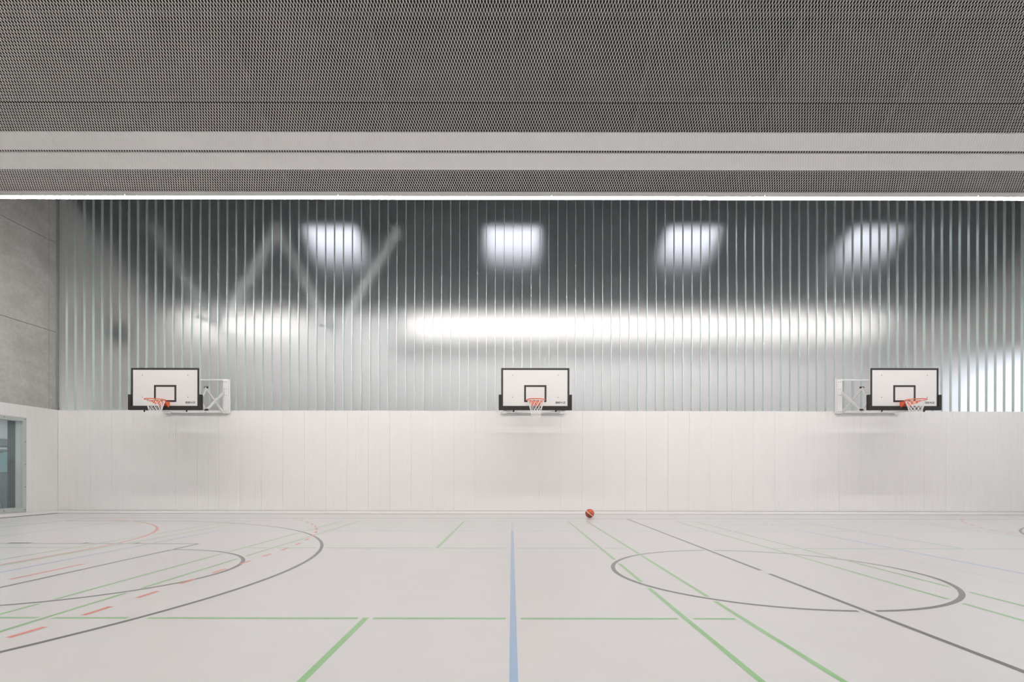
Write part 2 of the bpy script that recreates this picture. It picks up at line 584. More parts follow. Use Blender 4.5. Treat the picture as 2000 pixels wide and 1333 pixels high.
pm = ribbed(PW, Z_WHITE - 0.10, 15)
xs = [1.437 + PW * k for k in range(-24, 26)]
for x in xs:
    if x > X_LEFT - 0.55 and x + PW < X_RIGHT + 0.6:
        if x < X_LEFT:
            w = x + PW - X_LEFT
            place('wall_panel', ribbed(w, Z_WHITE - 0.10, max(2, round(w / 0.0414))), wall_back, (X_LEFT, Y_WALL, 0.10))
        else:
            place('wall_panel', pm, wall_back, (x, Y_WALL, 0.10))
bb = MB().box((X_LEFT, Y_WALL - 0.012, 0.006), (X_RIGHT, Y_WALL + 0.02, 0.090)).build('baseboard_back', SKIRT)
MB().box((X_LEFT, Y_WALL - 0.004, 0.0005), (X_RIGHT, Y_WALL + 0.02, 0.006)).build('shadow_joint', SHADOWGAP, bb)
tag(bb, 'low white skirting along the ribbed end wall', 'skirting', kind='structure')

# ================================================================== CHANNEL GLASS WALL
Z_GL0, Z_GL1 = Z_WHITE + 0.005, 9.75
gw = empty('window_1', (0, Y_WALL + 0.03, Z_GL0))
tag(gw, 'tall wall of frosted channel glass strips above the white panelling', 'glass wall', kind='structure')
GP = 0.2622
yf, d_fl, t_g = Y_WALL + 0.03, 0.085, 0.007
def channel_mesh():
    mb = MB()
    hw = GP / 2 - 0.0012
    H = Z_GL1 - Z_GL0
    y1 = d_fl
    # web (at the back) and two flanges pointing into the hall
    mb.extrude([(-hw, y1 - t_g, 0), (hw, y1 - t_g, 0), (hw, y1, 0), (-hw, y1, 0)], ((0, 0, 0), (0, 0, H)), 0)
    for s in (-1, 1):
        a, b = s * hw, s * (hw - t_g)
        mb.extrude([(a, 0, 0), (b, 0, 0), (b, y1 - t_g - 0.0005, 0), (a, y1 - t_g - 0.0005, 0)], ((0, 0, 0), (0, 0, H)), 1)
    return mb.mesh('glass_channel', [WEB, FLANGE])
cmesh = channel_mesh()
j0 = -0.492
k = -48
while True:
    xc = j0 + GP * (k + 0.5)
    if xc + GP / 2 > X_RIGHT: break
    place('glass_channel', cmesh, gw, (xc, yf, Z_GL0))
    k += 1
xl = j0 - GP * 48
# dark end profile against the concrete, bottom channel on the wall
MB().box((X_CONC + 0.005, yf, Z_GL0), (X_CONC + 0.045, yf + 0.07, Z_GL1)).build('end_profile', GREYBAND, gw)
MB().box((X_CONC + 0.047, yf + 0.05, Z_GL0), (xl - 0.003, yf + 0.057, Z_GL1)).build('edge_glass', WEB, gw)

# ================================================================== SIDE WALL WITH CONCRETE AND WHITE PANELLING
wl = empty('wall_left', (X_CONC, Y_WALL, 0))
tag(wl, 'side wall of grey fair-faced concrete above white panelling', 'wall', kind='structure')
WY0, WY1, WZ0, WZ1 = 11.2, 14.245, 0.135, 2.685        # window opening
MB().box((X_CONC - 0.30, Y_FRONT, Z_WHITE - 0.02), (X_CONC - 0.03, Y_FAR, 12.6)).build('concrete_core', JOINT, wl)
MB().box((X_CONC - 0.30, WY1, 0), (X_CONC - 0.03, Y_FAR, Z_WHITE - 0.02)).build('concrete_core', JOINT, wl)
MB().box((X_CONC - 0.30, Y_FRONT, 0), (X_CONC - 0.03, WY0, Z_WHITE - 0.02)).build('concrete_core', JOINT, wl)
MB().box((X_CONC - 0.30, WY0, WZ1), (X_CONC - 0.03, WY1, Z_WHITE - 0.02)).build('concrete_core', JOINT, wl)
MB().box((X_CONC - 0.30, WY0, 0), (X_CONC - 0.03, WY1, WZ0)).build('concrete_core', JOINT, wl)
zs = [Z_WHITE - 0.3, 5.31, 7.92, 10.5, 12.6]
ys = [Y_FAR, 19.4, Y_WALL + 0.20, 15.06, 11.3, 7.5, 3.7, -0.1, -3.9, -7.7, Y_FRONT]
for a, b in zip(ys[:-1], ys[1:]):
    for z0, z1 in zip(zs[:-1], zs[1:]):
        if a <= 15.3 and a > 15.1:
            xo = X_CONC + 0.012
        else:
            xo = X_CONC
        g = 0.0065
        MB().box((X_CONC - 0.029, b + g, z0 + g), (xo, a - g, z1 - g)).build('concrete_panel', CONC, wl)
# tie hole near the ceiling light
MB().tube([(X_CONC + 0.001, 14.72, 9.08), (X_CONC + 0.010, 14.72, 9.08)], 0.045, 14).build('tie_hole_plug', GREYC, wl)
# white panelling on the side wall
def ribbed_left(y0, y1, z0, z1):
    w = y1 - y0
    me = ribbed(w, z1 - z0, max(2, round(w / 0.0414)))
    o = place('wall_panel', me, wl, (X_LEFT, y0, z0))
    o.rotation_euler = (0, 0, math.pi / 2)
    return o
MB().box((X_CONC - 0.03, WY1 + 0.001, 0), (X_LEFT - 0.021, Y_WALL + 0.2, Z_WHITE - 0.004)).build('panel_backing', WHITE, wl)
MB().box((X_CONC - 0.03, WY0, WZ1 + 0.001), (X_LEFT - 0.021, WY1, Z_WHITE - 0.004)).build('panel_backing', WHITE, wl)
MB().box((X_CONC - 0.03, Y_FRONT, 0), (X_LEFT - 0.021, WY0 - 0.001, Z_WHITE - 0.004)).build('panel_backing', WHITE, wl)
MB().box((X_CONC - 0.03, WY0, 0), (X_LEFT - 0.021, WY1, WZ0 - 0.001)).build('panel_backing', WHITE, wl)
ribbed_left(WY1 + 0.38, Y_WALL - 0.001, 0.10, Z_WHITE)
ribbed_left(WY1, WY1 + 0.38, 0.10, Z_WHITE)
yy = WY1
while yy - 0.761 > WY0 - 0.01:
    ribbed_left(yy - 0.761, yy, WZ1, Z_WHITE); yy -= 0.761
yy = WY0
while yy > Y_FRONT + 1.3:
    ribbed_left(yy - 1.242, yy, 0.10, Z_WHITE); yy -= 1.242
bl = MB().box((X_LEFT - 0.02, Y_FRONT, 0.014), (X_LEFT + 0.012, Y_WALL - 0.013, 0.098)).build('baseboard_left', SKIRT)
MB().box((X_LEFT - 0.02, Y_FRONT, 0.0005), (X_LEFT + 0.006, Y_WALL - 0.013, 0.014)).build('shadow_joint', SHADOWGAP, bl)
tag(bl, 'low white skirting below the side window and panelling', 'skirting', kind='structure')

# ---- window in the side wall
w2 = empty('window_2', (X_LEFT, (WY0 + WY1) / 2, WZ0))
tag(w2, 'side window with pale green-grey steel frame in the white panelling', 'window', kind='structure')
ft, fw = 0.012, 0.105
xf0, xf1 = X_LEFT - 0.001, X_LEFT + ft
MB().box((xf0, WY1 - fw, WZ0), (xf1, WY1, WZ1)).build('frame_stile', FRAMEGREEN, w2)
MB().box((xf0, WY0, WZ0), (xf1, WY0 + fw, WZ1)).build('frame_stile', FRAMEGREEN, w2)
MB().box((xf0, WY0 + fw, WZ1 - fw), (xf1, WY1 - fw, WZ1)).build('frame_rail', FRAMEGREEN, w2)
MB().box((xf0, WY0 + fw, WZ0), (xf1, WY1 - fw, WZ0 + fw)).build('frame_rail', FRAMEGREEN, w2)
xg = X_LEFT - 0.19
MB().box((xg, WY1 - fw, WZ0 + fw), (xf0, WY1 - fw + 0.02, WZ1 - fw)).build('reveal_jamb', JAMB, w2)
MB().box((xg, WY1 - fw - 0.006, WZ0 + fw), (X_LEFT - 0.05, WY1 - fw, WZ1 - fw)).build('glazing_bead', FRAMEGREEN, w2)
MB().box((xg, WY0 + fw - 0.02, WZ0 + fw), (xf0, WY0 + fw, WZ1 - fw)).build('reveal_jamb', JAMB, w2)
MB().box((xg, WY0 + fw, WZ1 - fw), (xf0, WY1 - fw, WZ1 - fw + 0.02)).build('reveal_head', JAMB, w2)
MB().box((xg, WY0 + fw, WZ0 + fw - 0.02), (xf0, WY1 - fw, WZ0 + fw)).build('reveal_sill', FRAMEGREEN, w2)
MB().box((xg + 0.012, WY0 + fw, WZ0 + fw), (xg + 0.020, WY1 - fw - 0.007, WZ1 - fw)).build('pane', PANE, w2)
for i in range(5):
    zb = WZ0 + 0.045 + i * (WZ1 - WZ0 - 0.09) / 4
    for yb in (WY1 - 0.035, WY0 + 0.035):
        MB().tube([(xf1, yb, zb), (xf1 + 0.006, yb, zb)], 0.014, 8).build('bolt', BOLT, w2)
for i in range(1, 5):
    yb = WY0 + 0.035 + i * (WY1 - WY0 - 0.07) / 5
    for zb in (WZ1 - 0.045, WZ0 + 0.045):
        MB().tube([(xf1, yb, zb), (xf1 + 0.006, yb, zb)], 0.014, 8).build('bolt', BOLT, w2)

# ---- corridor seen through that window
cor = empty('wall_corridor', (-16.9, 12.7, 0))
tag(cor, 'grey corridor walls seen through the side window', 'wall', kind='structure')
MB().box((-13.672, 14.145, 0), (-13.462, 14.24, 3.1)).build('concrete_pier', GREYC, cor)
MB().box((-17.1, 18.0, 0), (-13.66, 18.2, 3.4)).build('end_wall', FARWALL, cor)
MB().box((-17.1, 9.0, 0), (-16.95, 18.2, 3.4)).build('back_wall', FARWALL, cor)
MB().box((-17.1, 8.8, 0), (-13.66, 9.0, 3.4)).build('near_wall', FARWALL, cor)
MB().box((-17.1, 9.0, 3.2), (-13.66, 18.2, 3.4)).build('corridor_ceiling', FARWALL, cor)
MB().box((-16.945, 9.1, 2.08), (-16.88, 17.9, 2.32)).build('grey_rail_panel', GREYBAND, cor)
MB().box((-16.945, 9.1, 1.90), (-16.89, 17.9, 1.97)).build('grey_rail_panel', GREYBAND, cor)
MB().box((-16.945, 9.1, 1.20), (-16.90, 17.9, 1.89)).build('teal_panel', TEAL, cor)
MB().box((-16.945, 9.1, 0.0), (-16.90, 17.9, 1.19)).build('grey_dado', GREYBAND, cor)
cl = empty('corridor_light', (-15.4, 13.5, 3.15))
MB().box((-15.6, 10.5, 3.15), (-15.2, 17.2, 3.195)).build('housing', HOUSING, cl)
MB().box((-15.57, 10.53, 3.14), (-15.23, 17.17, 3.1495)).build('diffuser', mat('corridor_diffuser', (0.9, 0.9, 0.9), emit=(0.85, 0.95, 1.0), strength=16.0, var=0.01), cl)
tag(cl, 'flat ceiling light in the corridor behind the side window', 'light')
# expanded metal balustrade in that corridor
bal = empty('mesh_balustrade', (-14.1, 13.0, 0))
tag(bal, 'grey expanded metal balustrade behind the side window', 'balustrade')
mbb = MB()
bz0, bz1, by0, by1, bxp = 0.42, 1.72, 10.9, 14.19, -13.85
px, pz = 0.055, 0.040
nz = int((bz1 - bz0) / (pz / 2)); ny = int((by1 - by0) / px)
for r in range(nz):
    z0 = bz0 + r * pz / 2
    for c in range(ny):
        y0 = by0 + c * px
        s = 1 if r % 2 == 0 else -1
        for (ya, za, yb, zb) in ((y0, z0 if s > 0 else z0 + pz / 2, y0 + px / 2, z0 + pz / 2 if s > 0 else z0),
                                 (y0 + px / 2, z0 + pz / 2 if s > 0 else z0, y0 + px, z0 if s > 0 else z0 + pz / 2)):
            h = 0.004
            mbb.add([(bxp, ya, za - h), (bxp, yb, zb - h), (bxp + 0.004, yb, zb + h), (bxp + 0.004, ya, za + h)], [(0, 1, 2, 3)])
mo = mbb.build('mesh_infill', mat('grey_mesh_paint', (0.42, 0.43, 0.42), rough=0.5, var=0.02), bal)
mo['kind'] = 'stuff'
MB().box((bxp - 0.02, by0, bz1), (bxp + 0.02, by1, bz1 + 0.04)).build('top_rail', GREYBAND, bal)
MB().box((bxp - 0.02, by0, bz0 - 0.04), (bxp + 0.02, by1, bz0)).build('bottom_rail', GREYBAND, bal)
for yp in (by0 + 0.02, 12.5, by1 - 0.02):
    MB().box((bxp - 0.02, yp - 0.02, 0), (bxp + 0.02, yp + 0.02, bz0 - 0.04)).build('post', GREYBAND, bal)

# ================================================================== OTHER WALLS OF THE HALL (outside the frame) WITH DAYLIGHT WINDOWS
wr = empty('wall_right', (X_RIGHT, 0, 0))
tag(wr, 'white side wall with a long band of windows, opposite the concrete wall', 'wall', kind='structure')
RB0, RB1 = 1.0, 5.3
def right_wall(y0, y1, wins):
    MB().box((X_RIGHT, y0, 0), (X_RIGHT + 0.25, y1, RB0)).build('parapet', WHITE, wr)
    MB().box((X_RIGHT, y0, RB1), (X_RIGHT + 0.25, y1, 12.6)).build('upper_wall', CONC, wr)
    e = [y0] + [q for w in wins for q in w] + [y1]
    for a, b in zip(e[0::2], e[1::2]):
        if b > a + 0.001:
            MB().box((X_RIGHT, a, RB0), (X_RIGHT + 0.25, b, RB1)).build('pier', WHITE, wr)
right_wall(Y_FRONT, Y_WALL + 0.2, [(-10.5, -6.5), (-5.5, -1.5), (-0.5, 3.5), (4.5, 8.5), (9.5, 13.5)])
right_wall(Y_WALL + 0.2, Y_FAR, [(Y_WALL + 0.5, 20.6)])
for n, (a, b) in enumerate([(-10.5, -6.5), (-5.5, -1.5), (-0.5, 3.5), (4.5, 8.5), (9.5, 13.5), (Y_WALL + 0.5, 20.6)]):
    w = empty('window_%d' % (n + 3), (X_RIGHT, (a + b) / 2, RB0))
    MB().box((X_RIGHT + 0.10, a + 0.05, RB0 + 0.05), (X_RIGHT + 0.108, b - 0.05, RB1 - 0.05)).build('pane', PANE, w)
    fr = MB()
    fr.box((X_RIGHT + 0.08, a, RB0), (X_RIGHT + 0.14, a + 0.05, RB1)).box((X_RIGHT + 0.08, b - 0.05, RB0), (X_RIGHT + 0.14, b, RB1))
    fr.box((X_RIGHT + 0.08, a + 0.05, RB0), (X_RIGHT + 0.14, b - 0.05, RB0 + 0.05)).box((X_RIGHT + 0.08, a + 0.05, RB1 - 0.05), (X_RIGHT + 0.14, b - 0.05, RB1))
    fr.build('frame', FRAMEGREEN, w)
    if n < 5:
        tag(w, '%s daylight window of the hall, counted towards the channel glass' % ['first', 'second', 'third', 'fourth', 'fifth'][n], 'window', kind='structure')
    else:
        tag(w, 'bright daylight window glowing low behind the channel glass', 'window', kind='structure')
wf = MB().box((X_CONC - 0.3, Y_FRONT - 0.25, 0), (X_RIGHT + 0.25, Y_FRONT, 12.6)).build('wall_front', WHITE)
tag(wf, 'white end wall of the hall opposite the channel glass', 'wall', kind='structure')

# ================================================================== SAWTOOTH CEILING
ceil = empty('ceiling', (0, VALLEY, VALLEY_Z))
tag(ceil, 'sloping ceiling of white expanded metal mesh over a dark cavity', 'ceiling', kind='structure')
cs, sn = math.cos(TH), math.sin(TH)
XC0, XC1 = X_CONC - 0.05, X_RIGHT + 0.05
def slope_pt(x, s, off=0.0, valley=VALLEY):
    """Point on the slope: s metres up from the valley (towards the camera), off metres above the mesh."""
    return (x, valley - s * cs + off * sn, VALLEY_Z + s * sn + off * cs)
def slope_slab(name, m, parent, s0, s1, off, th, valley=VALLEY, x0=XC0, x1=XC1):
    a = [slope_pt(x0, s0, off, valley), slope_pt(x1, s0, off, valley), slope_pt(x1, s1, off, valley), slope_pt(x0, s1, off, valley)]
    b = [slope_pt(x0, s0, off + th, valley), slope_pt(x1, s0, off + th, valley), slope_pt(x1, s1, off + th, valley), slope_pt(x0, s1, off + th, valley)]
    return MB().add(a + b, [(0, 1, 2, 3), (4, 7, 6, 5), (0, 4, 5, 1), (1, 5, 6, 2), (2, 6, 7, 3), (3, 7, 4, 0)]).build(name, m, parent)
SLOPE = PERIOD / cs
slope_slab('cavity_lining', CAVITY, ceil, -0.0, SLOPE + 0.2, 0.42, 0.05)
for s in (0.30, 1.62, 2.9, 4.2, 5.5, 6.8):
    slope_slab('cavity_rail', CAVITY_STEEL, ceil, s, s + 0.07, 0.20, 0.05)
for x in [-12 + 2.4 * i for i in range(12)]:
    MB().bar(slope_pt(x, 0.05, 0.31), slope_pt(x, SLOPE - 0.1, 0.31), 0.06, 0.06).build('cavity_purlin', CAVITY_STEEL, ceil)
# expanded metal panels, all on one mesh
PL, PS, NX, NS = 3.0, 0.85, 59, 8
def mesh_panel():
    mb = MB()
    wx, ws = PL, PS
    p, L = wx / NX, ws / NS
    w, t = 0.0073, 0.0045
    V, Fc = [], []
    for k in range(NX):
        for kind in (0, 1):
            base = (k + 0.25) * p + (p / 2 if kind else 0)
            sg = 1 if kind == 0 else -1
            o = len(V)
            for i in range(2 * NS + 1):
                xo = base + sg * (p / 4) * (1 if i % 2 == 0 else -1) * 0.93
                s = i * L / 2
                for (a, b) in ((-w / 2, 0), (w / 2, 0.002), (w / 2, 0.002 + t), (-w / 2, t)):
                    x_, y_, z_ = slope_pt(xo + a, s, b)
                    V.append((x_, y_ - VALLEY, z_ - VALLEY_Z))
            for i in range(2 * NS):
                a0, b0 = o + 4 * i, o + 4 * i + 4
                for q in range(4):
                    q2 = (q + 1) % 4
                    Fc.append((a0 + q, a0 + q2, b0 + q2, b0 + q))
    mb.add(V, Fc)
    return mb.mesh('mesh_panel', STRAND)
pmesh = mesh_panel()
X_J = -1.07
for row in range(9):
    s0 = row * PS + (0.012 if row >= 2 else 0.0)
    for c in range(-5, 6):
        x0 = X_J + c * PL
        if x0 + PL > X_RIGHT or x0 < XC0 - 2.5: continue
        q = slope_pt(x0, s0)
        o = place('mesh_panel', pmesh, ceil, q)
# white sheets lying on the mesh
sh = {}
for (sa, sb) in ((0.475, 0.799), (0.856, 1.19)):
    for c in range(-5, 6):
        x0 = X_J + c * PL
        if x0 + PL > X_RIGHT + 1: continue
        slope_slab('white_sheet', SHEET, ceil, sa, sb, 0.010, 0.03, x0=max(XC0, x0), x1=min(XC1, x0 + PL - 0.0005))
# upstand behind the valley, and the next slope down to the glass
MB().box((XC0, VALLEY + 0.13, VALLEY_Z - 0.02), (XC1, VALLEY + 0.18, RIDGE_Z + 0.3)).build('valley_upstand', CAVITY, ceil)
slope_slab('roof_lining', FARROOF, ceil, (VALLEY + PERIOD - Y_WALL - 0.2) / cs, SLOPE, 0.0, 0.05, valley=VALLEY + PERIOD)
# the bays behind the camera
for v in (VALLEY - PERIOD, VALLEY - 2 * PERIOD):
    slope_slab('roof_lining', mat('grey_mesh_ceiling_far', (0.20, 0.195, 0.19), rough=0.8, var=0.05), ceil, 0.0, SLOPE, 0.10, 0.05, valley=v)
    MB().box((XC0, v + 0.13, VALLEY_Z - 0.02), (XC1, v + 0.18, RIDGE_Z + 0.3)).build('valley_upstand', CAVITY, ceil)
MB().box((XC0, Y_FRONT - 0.3, 12.6), (XC1, VALLEY + 4.7, 12.7)).build('roof_deck', CAVITY, ceil)

# ================================================================== LED LIGHT BARS
def light_bar(x0, x1, y, label, group):
    t = empty('light_bar', ((x0 + x1) / 2, y, VALLEY_Z))
    zc = VALLEY_Z - 0.055
    MB().box((x0 + 0.006, y - 0.051, zc + 0.012), (x1 - 0.006, y + 0.051, zc + 0.075)).build('housing', HOUSING, t)
    pr = [(y - 0.050, zc + 0.0115), (y - 0.050, zc - 0.022), (y - 0.042, zc - 0.033), (y - 0.020, zc - 0.036), (y + 0.020, zc - 0.036),
          (y + 0.042, zc - 0.033), (y + 0.050, zc - 0.022), (y + 0.050, zc + 0.0115)]
    MB().extrude([(0, a, b) for a, b in pr], ((x0 + 0.008, 0, 0), (x1 - 0.008, 0, 0))).build('diffuser', LED, t)
    MB().box((x0 + 0.006, y - 0.0535, zc - 0.018), (x1 - 0.006, y - 0.0512, zc + 0.075)).build('light_shield_lip', HOUSING, t)  # lip added to keep the diffuser's light off the nearby mesh
    MB().box((x0 + 0.0005, y - 0.051, zc - 0.030), (x0 + 0.0055, y + 0.051, zc + 0.07)).build('end_cap', HOUSING, t)
    tag(t, label, 'light', group)
    return t
LJ = 0.83
ORD = ['first', 'second', 'third', 'fourth', 'fifth', 'sixth']
for i in range(6):
    x0 = LJ - 13.5 + 4.5 * i
    light_bar(x0, x0 + 4.5, VALLEY + 0.06, '%s glowing ceiling light bar counted from the concrete wall' % ORD[i], 'light bars along the ceiling edge')
for r, v in enumerate((VALLEY - PERIOD, VALLEY - 2 * PERIOD)):
    for i in range(6):
        x0 = LJ - 13.5 + 4.5 * i
        light_bar(x0, x0 + 4.5, v + 0.06, ('%s light bar from the concrete wall, row above the photographer' if r == 0 else '%s light bar from the concrete wall in the rearmost row of the hall') % ORD[i], 'light bars behind the photographer')

# ================================================================== SPACE BEHIND THE CHANNEL GLASS
V2 = VALLEY + PERIOD
cf = empty('ceiling_far', (0, V2, VALLEY_Z))
tag(cf, 'dark sloping ceiling with four skylights behind the channel glass', 'ceiling', kind='structure')
def s_at(y): return (V2 - y) / cs
SKY_X = [-5.83, 0.02, 5.84, 11.75]
SKY_W, SKY_Y0, SKY_Y1 = 1.75, 16.60, 18.15
s_hi, s_lo = s_at(SKY_Y0), s_at(SKY_Y1)
slope_slab('roof_lining', FARROOF, cf, 0, s_lo, 0.0, 0.25, valley=V2)
slope_slab('roof_lining', FARROOF, cf, s_hi, s_at(Y_WALL + 0.21), 0.0, 0.25, valley=V2)
ed = [XC0] + [q for c in SKY_X for q in (c - SKY_W / 2, c + SKY_W / 2)] + [XC1]
for a, b in zip(ed[0::2], ed[1::2]):
    slope_slab('roof_lining', FARROOF, cf, s_lo + 0.001, s_hi - 0.001, 0.0, 0.25, valley=V2, x0=a, x1=b)
for c in SKY_X:
    slope_slab('skylight_pane', PANE, cf, s_lo + 0.002, s_hi - 0.002, 0.20, 0.008, valley=V2, x0=c - SKY_W / 2 + 0.002, x1=c + SKY_W / 2 - 0.002)
MB().box((XC0, V2 + 0.13, VALLEY_Z + 0.02), (XC1, V2 + 0.2, 9.6)).build('valley_upstand', FARROOF, cf)
MB().box((XC0, V2 + 0.2, 9.4), (XC1, Y_FAR + 0.2, 9.6)).build('roof_lining', FARROOF, cf)
wfar = MB().box((X_CONC - 0.3, Y_FAR, 0), (X_RIGHT + 0.25, Y_FAR + 0.2, 9.5)).build('wall_far', FARWALL)
tag(wfar, 'pale rear wall blurred behind the channel glass', 'wall', kind='structure')
# luminous bands at the far valley
BAND = mat('light_band_diffuser', (0.9, 0.9, 0.9), rough=0.5, emit=(1.0, 0.93, 0.87), strength=2.3, var=0.005)
def light_band(x0, x1, label):
    t = empty('light_band', ((x0 + x1) / 2, V2 - 0.02, VALLEY_Z - 0.45))
    z0, z1 = VALLEY_Z - 0.42, VALLEY_Z - 0.02
    MB().box((x0, V2 - 0.06, z1 - 0.03), (x1, V2 + 0.06, z1)).build('housing', HOUSING, t)
    MB().box((x0 + 0.01, V2 - 0.06, z0), (x1 - 0.01, V2 + 0.06, z1 - 0.0305)).build('diffuser', BAND, t)
    tag(t, label, 'light', 'light bands behind the channel glass')
light_band(-12.7, -8.1, 'short glowing light band behind the glass, over the hoop by the concrete wall')
light_band(-3.9, 14.1, 'long glowing light band behind the channel glass, above the middle hoop')
# unseen fill lights added for the rear space: below the sill, behind the far upstand
for (yr, zr_, st, lab) in ((15.58, 2.60, 50.0, 'added unseen uplight behind the sill of the channel glass'), (21.5, 8.7, 50.0, 'added unseen fill light washing the pale rear wall behind the glass')):
    t = empty('rear_fill_light', (1.8, yr, zr_))
    dz = -1 if zr_ < 5 else 1
    MB().box((XC0 + 0.6, yr - 0.05, zr_), (XC1 - 0.6, yr + 0.05, zr_ + dz * 0.05)).build('housing', HOUSING, t)
    if dz < 0:
        for xb in (-12.4, -6.2, 0.0, 6.2, 12.4):
            MB().box((xb - 0.03, Y_WALL + 0.201, zr_ - 0.05), (xb + 0.03, yr - 0.0505, zr_ - 0.01)).build('wall_bracket', STEEL, t)
    MB().box((XC0 + 0.61, yr - 0.045, zr_ - dz * 0.03), (XC1 - 0.61, yr + 0.045, zr_ - dz * 0.0005)).build('diffuser', mat('fill_diffuser_%d' % int(st), (0.9, 0.9, 0.9), emit=((0.98, 0.985, 1.0) if dz < 0 else LED_COLOR), strength=st, var=0.005), t)
    tag(t, lab, 'light')
tb = MB().box((-4.6, V2 + 0.25, 5.82), (15.4, V2 + 0.45, 6.28)).build('trim_1', mat('grey_beam_paint', (0.10, 0.098, 0.095), rough=0.7, var=0.05))
tag(tb, 'grey horizontal beam below the long light band behind the glass', 'beam', kind='structure')
# zigzag roof struts of pale steel tube
ty = 16.42
def at(x, y, Y):
    return ((x - VX) / F_PX * Y, Y, CAM_H + (VY - y) / F_PX * Y)
tr = empty('roof_truss', at(535, 650, ty))
N = {k: at(*v, ty) for k, v in dict(a=(300, 446), b=(426, 640), c=(540, 444), d=(651, 655), e=(772, 452)).items()}
for p, q in (('a', 'b'), ('b', 'c'), ('c', 'd'), ('d', 'e')):
    MB().tube([N[p], N[q]], 0.125, 14).build('strut', STEEL, tr, smooth=False)
for p in ('b', 'd'):
    n = N[p]
    MB().tube([(n[0], Y_WALL + 0.11, n[2]), (n[0], ty, n[2])], 0.055, 12).build('tie_rod', STEEL, tr)
    MB().tube([(n[0], ty + 0.1, n[2] - 0.05), (n[0] + 0.3, ty + 1.6, n[2] - 0.35)], 0.09, 12).build('brace', STEEL, tr)
for p in ('a', 'c', 'e'):
    n = N[p]
    MB().box((n[0] - 0.14, n[1] - 0.12, n[2] - 0.05), (n[0] + 0.14, n[1] + 0.12, n[2] + 0.12)).build('node_plate', STEEL, tr)
tag(tr, 'zigzag truss of pale steel tubes blurred behind the channel glass', 'truss')
sp = empty('wall_box', at(236, 660, 17.0))
c = at(236, 650, 17.0)
MB().box((c[0] - 0.24, c[1] - 0.15, c[2] - 0.42), (c[0] + 0.24, c[1] + 0.15, c[2] + 0.30)).build('casing', DARKBOX, sp)
MB().box((X_CONC + 0.001, c[1] - 0.04, c[2] - 0.05), (c[0] - 0.241, c[1] + 0.04, c[2] + 0.05)).build('bracket', STEEL, sp)
tag(sp, 'dark box on a bracket behind the glass beside the concrete wall', 'box')

